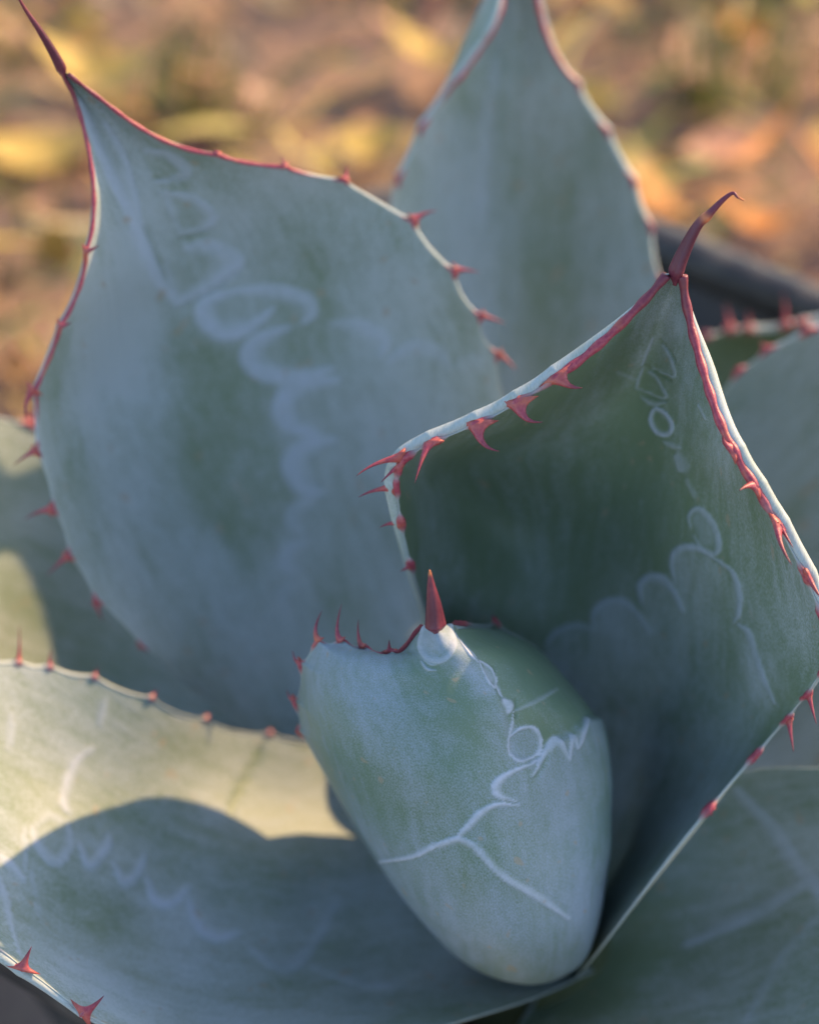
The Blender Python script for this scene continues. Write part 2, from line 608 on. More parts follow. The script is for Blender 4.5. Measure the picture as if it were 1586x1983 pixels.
# --- A: furled young leaf in the heart of the rosette
A_rows = [
    [(960, 1840, .800), (970, 1860, .795), (990, 1875, .790), (1030, 1880, .788), (1070, 1865, .790), (1095, 1840, .800), (1080, 1800, .82)],
    [(870, 1810, .790), (885, 1850, .765), (940, 1888, .750), (1025, 1905, .745), (1100, 1880, .750), (1148, 1815, .765), (1130, 1780, .80)],
    [(748, 1690, .775), (770, 1725, .740), (860, 1780, .715), (1000, 1800, .710), (1120, 1750, .725), (1175, 1690, .755), (1150, 1660, .79)],
    [(648, 1530, .755), (670, 1550, .720), (775, 1590, .695), (950, 1600, .690), (1110, 1570, .715), (1183, 1540, .750), (1150, 1510, .79)],
    [(582, 1372, .735), (622, 1390, .705), (740, 1412, .686), (910, 1420, .682), (1070, 1400, .698), (1160, 1385, .745), (1130, 1365, .78)],
    [(594, 1294, .722), (640, 1310, .702), (745, 1335, .686), (885, 1345, .680), (1010, 1325, .691), (1100, 1305, .738), (1080, 1300, .768)],
    [(613, 1262, .716), (665, 1278, .700), (752, 1303, .686), (870, 1310, .680), (980, 1290, .690), (1062, 1265, .735), (1045, 1262, .765)],
    [(664, 1260, .711), (705, 1265, .699), (775, 1282, .687), (862, 1285, .680), (940, 1262, .686), (1015, 1230, .728), (1000, 1232, .756)],
    [(712, 1272, .708), (745, 1268, .699), (795, 1270, .688), (857, 1268, .680), (912, 1246, .684), (968, 1214, .720), (960, 1216, .746)],
    [(762, 1277, .703), (778, 1266, .697), (810, 1258, .688), (851, 1250, .680), (889, 1232, .685), (922, 1208, .708), (922, 1210, .73)],
    [(795, 1242, .697), (806, 1240, .691), (824, 1236, .685), (848, 1231, .680), (870, 1222, .684), (892, 1208, .697), (896, 1208, .71)],
    [(819, 1210, .689), (826, 1213, .686), (835, 1216, .683), (845, 1217, .681), (856, 1215, .683), (866, 1210, .687), (872, 1207, .692)],
]
A_lines = [
    (.65, [(818, 1212, 7), (813, 1250, 9), (826, 1274, 10), (848, 1281, 11), (868, 1271, 10), (880, 1245, 11), (874, 1208, 9)]),
    (.75, L(4, (816, 1281), (826, 1295), (845, 1299))), (.6, L(3, (822, 1279), (834, 1287), (846, 1288))),
    L(5, (883, 1223), (909, 1266), (926, 1282)), L(4, (896, 1232), (915, 1258), (928, 1277)),
    [(932, 1279, 4), (956, 1291, 5), (968, 1312, 6), (962, 1330, 6), (948, 1319, 5), (936, 1297, 4), (932, 1279, 4)],
    (.5, [(945, 1295, 12), (955, 1312, 16)]),
    L(4, (967, 1314), (972, 1335), (978, 1353)),
    (.9, [(982, 1358, 14), (992, 1365, 20), (990, 1378, 12)]),
    L(5, (1000, 1376), (996, 1408), (986, 1438), (989, 1460), (1008, 1474), (1040, 1468)),
    L(6, (992, 1430), (1013, 1413), (1040, 1411), (1055, 1434), (1050, 1460), (1032, 1472)),
    [(1044, 1474, 3), (995, 1491, 7), (966, 1508, 13), (955, 1527, 15), (968, 1543, 9), (1000, 1553, 3)],
    [(1003, 1559, 3), (962, 1557, 7), (930, 1573, 12), (909, 1596, 12), (889, 1618, 9)],
    [(889, 1623, 10), (844, 1638, 10), (800, 1659, 8), (735, 1670, 4)],
    (.8, [(887, 1624, 10), (917, 1640, 12), (974, 1698, 12), (1039, 1737, 13), (1099, 1778, 7)]),
    (.8, [(1030, 1501, 3), (1058, 1460, 8), (1082, 1432, 12), (1094, 1450, 8), (1104, 1470, 5)]),
    (.8, [(1104, 1470, 4), (1112, 1425, 8), (1121, 1449, 6), (1130, 1430, 8), (1140, 1390, 6)]),
    (.35, [(1000, 1380, 4), (1040, 1360, 8), (1085, 1330, 6)]),
]
A_dents = [[(974, 1348, 4), (970, 1320, 4), (963, 1285, 3)], [(1003, 1392, 4), (1005, 1372, 3), (1006, 1350, 3)],
           [(1035, 1510, 5), (1055, 1480, 5), (1066, 1455, 4)], [(1000, 1556, 4), (978, 1549, 4)]]
leaf(A_rows, 380, 300, line_k=.85, mat=M_YOUNG,
     steps=[([(880, 1215), (930, 1280), (970, 1345), (985, 1400), (988, 1460), (1045, 1480), (1060, 1455), (1084, 1433), (1112, 1425), (1140, 1390), (1250, 1370), (1160, 1180), (900, 1170)], 9, -.0016)], tooth_dir=True, redw=.0040, thick=(.002, .007), lines=A_lines, dents=A_dents, bloom=.46, seed=1,
     regions=[([(885, 1215), (935, 1282), (975, 1352), (998, 1405), (1045, 1412), (1058, 1450), (1084, 1431), (1112, 1425), (1140, 1390), (1250, 1370), (1160, 1200), (900, 1180)], 14, -.50),
              ([(760, 1310), (905, 1310), (960, 1400), (980, 1500), (860, 1520), (780, 1420)], 50, -.22),
              ([(885, 1240), (925, 1285), (960, 1340), (920, 1350), (880, 1290)], 14, .3),
              ([(820, 1215), (872, 1215), (876, 1250), (846, 1276), (820, 1252)], 6, .35),
              ([(895, 1640), (960, 1600), (1000, 1700), (1080, 1760), (1000, 1730)], 30, -.15),
              ([(500, 1480), (760, 1640), (1100, 1790), (1300, 1650), (1300, 2000), (500, 2000)], 90, .22)],
     teethL=[((755, 1272), (754, 1239), -.001, (-2, 0), 15), ((714, 1264), (694, 1200), .000, (-8, 10), 17), ((668, 1246), (662, 1169), .0, (-14, 14), 15),
             ((614, 1252), (624, 1182), .0, (-13, 2), 13), ((595, 1298), (567, 1260), .004, (-6, 6), 11), ((583, 1370), (556, 1335), .006, (-6, 4), 11),
             ((586, 1425), (574, 1412), .006, (0, 0), 7)],
     teethR=[((965, 1216), (953, 1188), .0, (-2, 2), 10)],
     scallop=.0030, redL=(720, 1266), redR=(905, 1209), margin_r=.0008,
     spine=([(846, 1228, .6812), (844, 1205, .680), (840, 1170, .677), (835, 1135, .674), (832, 1104, .671)], .0035, .10, []),
     label='furled young leaf at the heart with an upright maroon spine and pale scalloped imprints')

# --- B: cupped leaf right of the heart, folded towards its tip
B_rows = [
    [(980, 1800, .835), (1000, 1812, .838), (1025, 1828, .840), (1050, 1845, .838), (1075, 1862, .830), (1095, 1878, .82), (1112, 1895, .800)],
    [(960, 1690, .800), (1000, 1705, .806), (1040, 1725, .812), (1080, 1745, .812), (1120, 1765, .806), (1150, 1785, .780), (1182, 1812, .744)],
    [(880, 1500, .800), (950, 1520, .815), (1030, 1560, .820), (1110, 1600, .815), (1190, 1630, .805), (1260, 1650, .762), (1312, 1640, .728)],
    [(845, 1270, .772), (880, 1292, .799), (980, 1350, .814), (1130, 1410, .810), (1260, 1440, .790), (1380, 1460, .758), (1468, 1455, .727)],
    [(797, 1100, .730), (840, 1125, .766), (980, 1190, .794), (1120, 1220, .797), (1280, 1245, .775), (1430, 1285, .738), (1568, 1335, .702)],
    [(769, 965, .708), (818, 973, .752), (950, 995, .788), (1140, 1010, .785), (1300, 1040, .748), (1445, 1090, .713), (1588, 1185, .684)],
    [(788, 885, .700), (840, 895, .735), (950, 903, .763), (1160, 900, .762), (1300, 930, .735), (1405, 960, .704), (1492, 992, .678)],
    [(940, 812, .695), (1000, 820, .715), (1090, 818, .738), (1200, 803, .738), (1290, 822, .720), (1357, 840, .697), (1410, 852, .678)],
    [(1105, 710, .690), (1140, 714, .702), (1190, 708, .717), (1250, 693, .720), (1300, 702, .710), (1338, 716, .697), (1366, 728, .684)],
    [(1222, 606, .688), (1242, 606, .694), (1263, 602, .699), (1285, 596, .701), (1307, 600, .698), (1322, 606, .694), (1335, 612, .689)],
    [(1291, 532, .687), (1295, 532, .688), (1300, 532, .689), (1306, 532, .690), (1311, 532, .689), (1315, 532, .688), (1320, 533, .687)],
]
B_lines = [
    (.62, [(1264, 655, 4), (1249, 690, 5), (1243, 706, 4)]), (.62, [(1282, 667, 3), (1295, 685, 5), (1305, 708, 6), (1309, 725, 5), (1303, 730, 4)]), (.62, [(1303, 730, 4), (1282, 721, 4), (1262, 712, 3)]),
    (.62, [(1244, 713, 4), (1235, 737, 5), (1232, 752, 4)]), (.62, [(1257, 719, 4), (1272, 731, 5), (1283, 752, 6), (1289, 767, 6), (1280, 773, 4)]), (.62, [(1280, 773, 4), (1257, 762, 4), (1234, 753, 3)]),
    (.55, L(6, (1240, 770), (1262, 784), (1285, 780))),
    [(1262, 795, 7), (1258, 815, 7), (1272, 838, 8), (1292, 842, 8), (1299, 826, 8), (1287, 803, 7), (1272, 793, 7), (1262, 795, 7)],
    (.5, L(7, (1284, 855), (1300, 863), (1318, 868))), (.6, [(1312, 885, 16), (1320, 905, 20)]),
    (.35, [(1330, 930, 8), (1345, 960, 9)]),
    (.7, L(9, (1340, 1022), (1336, 998), (1354, 984), (1380, 1010), (1394, 1050), (1386, 1072), (1362, 1062), (1345, 1035))),
    (.35, [(1355, 1005, 26), (1370, 1040, 34)]),
    (.85, L(10, (1305, 1130), (1300, 1085), (1320, 1060), (1355, 1060), (1385, 1080))),
    (.7, L(8, (1385, 1080), (1418, 1105), (1434, 1150), (1430, 1190), (1420, 1205))),
    (.85, L(11, (1242, 1170), (1236, 1135), (1255, 1117), (1282, 1120), (1300, 1140), (1322, 1185))),
    (.75, L(10, (1152, 1220), (1148, 1190), (1170, 1166), (1200, 1163), (1228, 1182), (1262, 1228))),
    (.6, L(10, (1056, 1248), (1080, 1222), (1118, 1210), (1148, 1218))),
    (.6, L(9, (1428, 1210), (1450, 1225), (1470, 1285), (1500, 1362))),
    (.35, [(1195, 720, 5), (1230, 735, 4)], ), (.5, [(1352, 785, 4), (1366, 812, 4)]),
]
B_dents = [[(1276, 657, 3), (1293, 675, 5), (1309, 698, 4)], [(1247, 706, 3), (1267, 716, 5), (1300, 735, 4)], [(1233, 757, 3), (1257, 768, 5), (1287, 777, 4)]]
leaf(B_rows, 400, 300, line_k=.8, thick=(.0036, .009), lines=B_lines, dents=B_dents, bloom=.10, seed=2,
     regions=[([(1055, 1250), (1085, 1222), (1145, 1216), (1170, 1166), (1205, 1166), (1236, 1190), (1238, 1130), (1270, 1118), (1302, 1140), (1305, 1080), (1340, 1060), (1385, 1082), (1430, 1130), (1435, 1215), (1470, 1290), (1500, 1365), (1440, 1480), (1200, 1850), (950, 1700)], 14, .42),
              ([(1310, 540), (1345, 620), (1600, 1170), (1500, 1370), (1440, 1200), (1350, 900), (1300, 700)], 40, .32),
              ([(1230, 620), (1300, 540), (1330, 640), (1250, 690)], 25, .3),
              ([(760, 870), (900, 900), (900, 1300), (800, 1200)], 60, .15)],
     teethL=[((1086, 730), (1127, 751), -.004, (-6, 10), 34), ((1010, 775), (1051, 817), -.005, (-16, 18), 32), ((930, 822), (967, 874), -.005, (-20, 14), 32),
             ((842, 868), (803, 936), -.006, (0, -18), 26), ((786, 886), (690, 922), -.004, (-8, -10), 18), ((772, 905), (738, 934), -.003, (0, -3), 10),
             ((767, 945), (694, 963), .0, (-4, -6), 16), ((772, 1014), (735, 1022), .0, (-2, -5), 13), ((794, 1098), (776, 1106), 0, (0, 0), 12)],
     teethR=[((1417, 868), (1399, 841), -.004, (-8, 6), 26), ((1466, 940), (1431, 950), -.006, (0, -6), 24), ((1508, 1010), (1532, 1094), -.008, (-14, -10), 26),
             ((1510, 1013), (1535, 1060), -.003, (0, 0), 10),
             ((1562, 1110), (1590, 1160), -.005, (0, 0), 24), ((1585, 1195), (1590, 1230), -.004, (3, 0), 16), ((1582, 1290), (1594, 1312), -.004, (4, 0), 14),
             ((1560, 1345), (1580, 1402), -.003, (0, -4), 12), ((1524, 1395), (1536, 1456), -.002, (0, -4), 13), ((1456, 1463), (1454, 1480), 0, (0, 0), 10), ((1375, 1568), (1378, 1580), 0, (0, 0), 10)],
     edge=.34, scallop=.0014, redL=(1060, 740), redR=(1490, 985), margin_r=.0012,
     spine=([(1306, 552, .6885), (1309, 524, .6862), (1326, 482, .683), (1350, 437, .679), (1372, 415, .677), (1398, 388, .675), (1418, 374, .674), (1428, 382, .6735), (1440, 388, .673)], .0025, .06, [(.62, .22)]),
     label='cupped upright leaf with inrolled edges, hooked red teeth and a long dark terminal spine')

# --- C: broad leaf behind, on the left
C_rows = [
    [(560, 1480, .848), (640, 1500, .850), (700, 1520, .850), (760, 1530, .848), (820, 1540, .838), (860, 1540, .828), (890, 1530, .826)],
    [(400, 1362, .833), (500, 1370, .845), (600, 1380, .850), (700, 1385, .848), (790, 1370, .832), (850, 1345, .828), (905, 1310, .825)],
    [(272, 1244, .800), (360, 1220, .825), (480, 1200, .840), (610, 1180, .842), (740, 1150, .835), (850, 1110, .834), (950, 1060, .832)],
    [(162, 1118, .785), (250, 1070, .810), (380, 1030, .830), (540, 985, .833), (700, 940, .828), (850, 885, .818), (980, 815, .806)],
    [(98, 950, .770), (172, 900, .795), (300, 855, .815), (470, 800, .820), (650, 750, .815), (810, 695, .803), (940, 655, .790)],
    [(72, 770, .757), (150, 735, .780), (260, 692, .800), (420, 640, .806), (590, 588, .803), (740, 550, .790), (868, 525, .775)],
    [(137, 595, .745), (190, 572, .762), (270, 540, .778), (380, 500, .787), (500, 462, .786), (620, 430, .778), (740, 392, .767)],
    [(178, 430, .735), (205, 420, .745), (250, 405, .757), (315, 386, .765), (390, 366, .766), (470, 346, .760), (552, 326, .752)],
    [(168, 290, .730), (185, 288, .736), (210, 285, .743), (240, 280, .747), (272, 276, .748), (302, 274, .745), (332, 276, .740)],
    [(139, 188, .725), (146, 187, .727), (154, 186, .730), (164, 185, .731), (175, 185, .731), (187, 187, .729), (198, 192, .726)],
    [(120, 138, .720), (122, 139, .721), (124, 140, .722), (126, 141, .722), (128, 141, .722), (130, 142, .721), (133, 143, .72)],
]
C_lines = [
    (.7, [(152, 195, 8), (185, 270, 16), (225, 360, 20), (268, 450, 22), (305, 540, 24), (345, 586, 18)]),
    (.55, [(205, 240, 10), (240, 300, 14), (260, 370, 12), (272, 430, 8)]),
    (.65, L(15, (282, 292), (325, 298), (362, 328), (348, 345), (305, 352))),
    (.65, L(15, (310, 372), (372, 380), (412, 415), (398, 444), (350, 455))), (.4, [(320, 372, 10), (332, 410, 12), (350, 450, 10)]),
    (.75, [(345, 588, 16), (400, 562, 26), (450, 525, 32), (468, 505, 16)]), (.6, L(22, (360, 480), (405, 476), (450, 495), (468, 508))), (.4, [(320, 510, 10), (330, 545, 14)]),
    (.85, L(26, (530, 598), (480, 635), (430, 645), (392, 615), (402, 582), (455, 564))),
    (.75, L(21, (455, 564), (530, 560), (592, 578), (606, 604), (588, 626))),
    (.85, L(28, (560, 632), (500, 655), (480, 690), (505, 722), (570, 732), (645, 715))),
    (.55, L(22, (640, 625), (700, 630), (745, 658), (738, 692))), (.5, L(22, (752, 700), (800, 672), (850, 682), (872, 715))),
    (.3, L(22, (880, 712), (915, 700), (940, 715))),
    (.8, L(30, (655, 735), (580, 745), (545, 785), (560, 825), (615, 842))),
    (.7, L(28, (650, 852), (590, 862), (562, 900), (580, 942), (625, 955))),
    (.5, L(22, (610, 965), (570, 985), (566, 1015), (588, 1032))), (.45, L(20, (600, 1045), (556, 1065), (548, 1095), (570, 1110))),
    (.3, L(18, (570, 1130), (545, 1150), (560, 1185))),
]
C_dents = [[(300, 345, 6), (340, 350, 10), (358, 343, 6)], [(345, 466, 6), (385, 455, 10), (410, 446, 6)], [(350, 596, 6), (410, 568, 10), (465, 526, 6)], [(286, 440, 8), (310, 500, 10), (325, 540, 8)]]
leaf(C_rows, 300, 260, line_k=.85, redw=.0042, tip_te=.3, thick=(.0016, .010), lines=C_lines, dents=C_dents, bloom=.72, seed=3,
     regions=[([(190, 430), (260, 450), (300, 560), (250, 760), (150, 800), (150, 640)], 50, .35),
              ([(330, 620), (520, 720), (560, 860), (560, 1010), (480, 1100), (360, 1000), (330, 760)], 60, -.32),
              ([(150, 200), (300, 290), (350, 500), (290, 520), (200, 320)], 25, .15),
              ([(580, 760), (860, 720), (900, 900), (700, 1000), (590, 940)], 50, .1)],
     teethL=[((178, 486), (192, 474), -.003, (0, 3), 12), ((122, 628), (138, 624), -.003, (0, 2), 12), ((74, 752), (52, 812), .0, (-14, -4), 22), ((78, 868), (26, 902), .0, (0, -4), 14),
             ((98, 985), (48, 1006), .0, (0, -6), 16), ((134, 1074), (90, 1116), .0, (0, -3), 13), ((192, 1158), (200, 1202), .0, (-4, 0), 11), ((276, 1248), (288, 1262), 0, (0, 0), 12)],
     teethR=[((418, 304), (416, 290), 0, (-2, 0), 18), ((542, 326), (547, 302), 0, (2, 4), 16), ((662, 340), (672, 318), 0, (4, 2), 16), ((795, 424), (845, 408), 0, (0, -6), 16),
             ((872, 524), (927, 528), 0, (0, -6), 16), ((922, 612), (978, 627), 0, (0, -4), 15), ((952, 690), (1000, 717), 0, (4, -4), 14), ((982, 800), (1010, 830), 0, (0, 0), 12)],
     scallop=.0034, redL=(70, 790), redR=(590, 325), margin_r=.0006, edge=.3,
     spine=([(126, 152, .7225), (118, 128, .719), (100, 95, .715), (75, 55, .71), (48, 15, .705), (28, -20, .70)], .0016, .04, []),
     label='broad leaf with a wavy toothed edge, looped pale imprints and a long thin spine')

# --- D: tall leaf at the back
D_rows = [
    row((880, 1250, .85), (960, 1260, .87), (1060, 1250, .85)),
    row((800, 950, .85), (980, 960, .888), (1200, 950, .85)),
    row((760, 700, .85), (985, 700, .893), (1272, 700, .85)),
    row((748, 450, .85), (990, 440, .888), (1258, 450, .862)),
    row((800, 290, .845), (995, 280, .876), (1190, 290, .857)),
    [(880, 160, .835), (892, 150, .842), (930, 142, .852), (990, 140, .860), (1045, 140, .856), (1080, 145, .852), (1105, 150, .85)],
    [(962, 50, .826), (937, 38, .834), (957, 32, .845), (995, 30, .851), (1025, 34, .848), (1042, 42, .845), (1056, 50, .843)],
    [(984, -60, .826), (975, -66, .830), (985, -70, .836), (1002, -72, .840), (1016, -70, .838), (1024, -68, .836), (1030, -66, .833)],
    row((998, -170, .83), (1003, -170, .831), (1007, -170, .83)),
]
leaf(D_rows, 130, 110, thick=(.0022, .010), bloom=.72, seed=4,
     regions=[([(850, 250), (960, 200), (960, 700), (820, 700)], 70, .25), ([(960, 350), (1100, 350), (1100, 700), (960, 700)], 80, -.2)],
     lines=[(.3, [(960, 120, 14), (940, 260, 20), (930, 420, 16)])],
     teethL=[((890, 145), (880, 138), 0, (0, 0), 16), ((815, 245), (806, 240), 0, (0, 0), 15), ((772, 340), (760, 335), 0, (0, 0), 15)],
     teethR=[((1112, 160), (1120, 158), 0, (0, 0), 16), ((1168, 250), (1182, 264), 0, (0, 0), 16), ((1222, 352), (1232, 352), 0, (0, 0), 16), ((1256, 440), (1272, 446), 0, (0, 0), 14), ((1272, 545), (1284, 560), 0, (0, 0), 12)],
     scallop=.0032, redL=(860, 180), redR=(1110, 160), margin_r=.0008, edge=.4,
     spine=([(1003, -160, .831), (1003, -200, .828), (1006, -250, .824), (1004, -310, .82)], .0022, .05, []),
     label='tall pointed leaf at the back of the rosette with a scalloped pale edge')

# --- E: wide trough-shaped leaf in front on the left
E_rows = [
    [(1150, 1880, .800), (1120, 1850, .812), (1090, 1820, .822), (1060, 1780, .830), (1035, 1735, .836), (1000, 1670, .840), (960, 1590, .842)],
    [(1060, 1925, .775), (1030, 1880, .790), (1000, 1830, .805), (980, 1780, .815), (960, 1730, .820), (930, 1670, .822), (900, 1600, .82)],
    [(868, 1987, .745), (820, 1930, .770), (790, 1860, .795), (770, 1780, .812), (755, 1690, .820), (745, 1590, .832), (740, 1480, .838)],
    [(620, 2050, .710), (580, 1980, .745), (560, 1890, .775), (550, 1790, .795), (555, 1670, .806), (570, 1550, .821), (590, 1434, .828)],
    [(400, 2046, .702), (380, 1970, .736), (370, 1870, .763), (370, 1760, .780), (385, 1630, .793), (415, 1510, .807), (450, 1412, .814)],
    [(190, 1978, .694), (200, 1900, .724), (205, 1810, .749), (215, 1700, .765), (235, 1580, .779), (270, 1460, .786), (305, 1362, .788)],
    [(60, 1884, .690), (75, 1820, .716), (85, 1740, .737), (95, 1640, .750), (115, 1530, .765), (140, 1410, .773), (165, 1312, .776)],
    [(-80, 1788, .682), (-60, 1740, .703), (-45, 1670, .722), (-30, 1580, .734), (-20, 1480, .748), (-10, 1370, .757), (0, 1284, .762)],
    [(-250, 1680, .664), (-230, 1640, .680), (-210, 1580, .695), (-195, 1510, .707), (-190, 1430, .718), (-190, 1340, .726), (-195, 1265, .73)],
    [(-400, 1530, .650), (-385, 1500, .660), (-375, 1470, .668), (-365, 1430, .675), (-365, 1390, .680), (-368, 1350, .683), (-375, 1310, .685)],
    [(-478, 1415, .650), (-476, 1412, .651), (-474, 1408, .652), (-472, 1404, .653), (-471, 1400, .653), (-470, 1396, .653), (-470, 1392, .653)],
]
E_lines = [
    (.6, L(14, (62, 1595), (74, 1640), (108, 1672), (134, 1640), (132, 1592))), (.4, L(10, (66, 1600), (98, 1578), (128, 1594))),
    (.65, L(14, (150, 1628), (172, 1678), (203, 1645), (212, 1615))), (.65, L(14, (216, 1668), (240, 1710), (270, 1686), (282, 1648))),
    (.7, L(15, (284, 1698), (302, 1742), (336, 1748), (366, 1716))), (.6, L(16, (364, 1738), (380, 1790), (420, 1818), (462, 1806))),
    (.4, L(16, (476, 1830), (520, 1868), (562, 1874), (605, 1830), (650, 1750))), (.25, L(16, (600, 1870), (680, 1900), (760, 1910))),
    (.6, [(0, 1655, 10), (22, 1672, 16), (48, 1704, 8)]), (.5, [(50, 1605, 8), (52, 1650, 9), (52, 1690, 5)]),
    (.6, [(-5, 1690, 10), (12, 1740, 14), (22, 1790, 9), (40, 1850, 5)]),
    (.6, L(9, (206, 1340), (200, 1370), (194, 1412))), (.7, [(186, 1444, 5), (150, 1470, 12), (128, 1520, 16), (122, 1556, 14), (132, 1574, 8)]),
    (.5, L(12, (20, 1380), (24, 1420), (16, 1450))), (.3, [(60, 1690, 8), (75, 1770, 9)]),
]
leaf(E_rows, 230, 240, redw=.0018, thick=(.0034, .010), lines=E_lines, bloom=.55, seed=5,
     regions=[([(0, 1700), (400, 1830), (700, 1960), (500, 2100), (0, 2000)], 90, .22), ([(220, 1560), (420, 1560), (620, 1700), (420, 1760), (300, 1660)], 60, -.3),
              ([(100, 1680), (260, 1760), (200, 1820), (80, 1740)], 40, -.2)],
     dents=[[(505, 1450, 10), (480, 1500, 22), (445, 1570, 14)]],
     teethL=[((46, 1875), (62, 1833), -.002, (-4, 6), 28), ((158, 1958), (202, 1928), -.002, (0, 6), 30), ((300, 2020), (330, 1990), 0, (0, 4), 24)],
     teethR=[((34, 1290), (38, 1212), 0, (2, 4), 7), ((94, 1298), (100, 1258), 0, (-2, 0), 7), ((186, 1318), (190, 1292), 0, (0, 0), 7), ((288, 1356), (304, 1336), 0, (2, -2), 7),
             ((398, 1392), (404, 1384), 0, (0, 0), 10), ((520, 1422), (524, 1416), 0, (0, 0), 8)],
     autoL=(.72, .95, .017, .007), autoR=(.74, .95, .017, .007),
     scallop=.0018, redL=(-40, 1820), redR=(-300, 1280), margin_r=.0011,
     spine=([(-466, 1404, .653), (-500, 1385, .65), (-560, 1350, .64), (-620, 1310, .63)], .002, .05, []),
     label='wide trough-shaped leaf crossed by a strip of sunlight along its back edge')

# --- F: leaf in front on the right
F_rows = [
    row((1130, 1790, .80), (1060, 1890, .822), (1000, 1990, .80)),
    row((1260, 1640, .79), (1220, 1850, .81), (1150, 2060, .765)),
    row((1400, 1505, .785), (1400, 1800, .80), (1330, 2130, .735)),
    row((1590, 1487, .765), (1590, 1740, .778), (1540, 2100, .708)),
    row((1780, 1500, .74), (1790, 1710, .748), (1770, 1980, .69)),
    row((1950, 1570, .725), (1970, 1690, .726), (1970, 1840, .69)),
    row((2085, 1672, .71), (2088, 1685, .71), (2090, 1698, .708)),
]
leaf(F_rows, 200, 200, edge=.08, thick=(.0014, .010), bloom=.45, seed=6,
     lines=[(.5, [(1425, 1525, 14), (1500, 1608, 22), (1550, 1685, 26), (1590, 1730, 26)]), (.5, [(1575, 1700, 18), (1490, 1755, 24), (1400, 1800, 18), (1325, 1830, 8)]),
            (.25, [(1600, 1760, 14), (1520, 1850, 20), (1440, 1980, 14)])],
     regions=[([(1000, 1900), (1250, 1700), (1330, 1760), (1200, 1950), (900, 2100)], 60, -.45), ([(1450, 1500), (1600, 1500), (1600, 1690), (1540, 1660)], 30, .2)],
     autoL=(.55, .93, .018, .007), autoR=(.35, .93, .018, .007), scallop=.002, margin_r=.0006, redL=(1900, 1540), redR=(1900, 1880),
     spine=([(2080, 1685, .71), (2120, 1680, .706), (2180, 1665, .70), (2240, 1640, .69)], .002, .05, []),
     label='low leaf spreading out of the heart below the cupped leaf')

# --- G: leaf behind the cupped one, on the right
G_rows = [
    row((1180, 1300, .86), (1180, 1400, .875), (1180, 1550, .86)),
    row((1300, 950, .85), (1350, 1250, .88), (1380, 1600, .835)),
    row((1396, 762, .845), (1500, 1120, .875), (1560, 1560, .81)),
    row((1505, 670, .84), (1650, 980, .862), (1720, 1430, .79)),
    row((1640, 625, .83), (1780, 850, .84), (1850, 1180, .78)),
    row((1800, 600, .81), (1880, 740, .815), (1930, 900, .785)),
    row((1962, 640, .79), (1966, 648, .79), (1970, 658, .79)),
]
leaf(G_rows, 150, 130, thick=(.0030, .010), bloom=.68, seed=7,
     teethL=[((1480, 672), (1470, 660), 0, (0, 0), 12), ((1430, 722), (1420, 714), 0, (0, 0), 10), ((1560, 625), (1552, 608), 0, (0, 0), 12)],
     autoL=(.62, .93, .018, .007), autoR=(.5, .93, .018, .007), scallop=.0022, margin_r=.0009, redL=(1900, 620), redR=(1930, 880),
     spine=([(1962, 649, .79), (2000, 630, .785), (2060, 600, .775), (2120, 560, .765)], .002, .05, []),
     label='smooth grey-blue leaf half hidden behind the cupped leaf')

# --- I: low outer leaf by the far pot rim
I_rows = [
    row((1150, 1100, .90), (1200, 1150, .91), (1250, 1200, .90)),
    row((1290, 780, .905), (1350, 900, .92), (1400, 1050, .90)),
    row((1375, 652, .905), (1480, 780, .92), (1540, 950, .89)),
    row((1500, 640, .90), (1620, 740, .91), (1700, 880, .88)),
    row((1640, 602, .89), (1730, 650, .895), (1800, 740, .88)),
    row((1820, 520, .875), (1826, 526, .875), (1832, 534, .875)),
]
leaf(I_rows, 110, 90, redw=.003, thick=(.0030, .009), bloom=.15, seed=8,
     teethL=[((1418, 640), (1404, 588), 0, (0, 0), 18), ((1458, 632), (1448, 602), 0, (0, 0), 14), ((1522, 612), (1516, 566), 0, (0, 0), 16), ((1372, 655), (1362, 640), 0, (0, 0), 12)],
     autoL=(.72, .93, .018, .007), autoR=(.4, .93, .02, .007), scallop=.003, margin_r=.0013, redR=(1780, 720),
     spine=([(1822, 528, .875), (1860, 505, .87), (1920, 470, .86), (1970, 430, .85)], .002, .05, []),
     label='low outer leaf with pale scalloped edge and orange teeth beside the far pot rim')

# --- H: sunlit outer leaf on the left, behind
H_rows = [
    row((700, 1500, .86), (700, 1400, .872), (720, 1300, .868)),
    row((450, 1480, .85), (430, 1300, .868), (450, 1120, .862)),
    row((200, 1460, .856), (180, 1210, .862), (220, 930, .862)),
    row((0, 1410, .832), (-20, 1130, .838), (30, 816, .843)),
    row((-200, 1310, .785), (-220, 1090, .793), (-180, 850, .80)),
    row((-380, 1150, .765), (-400, 1050, .775), (-380, 930, .78)),
    row((-520, 985, .75), (-522, 980, .75), (-524, 974, .75)),
]
leaf(H_rows, 150, 130, thick=(.0030, .010), bloom=.55, seed=9,
     autoL=(.3, .93, .018, .007), autoR=(.45, .93, .018, .007), scallop=.002, margin_r=.001, redL=(-400, 1120), redR=(-400, 920),
     spine=([(-518, 980, .75), (-560, 955, .745), (-620, 915, .735), (-680, 870, .725)], .002, .05, []),
     label='sunlit outer leaf partly shaded behind the broad imprinted leaf')

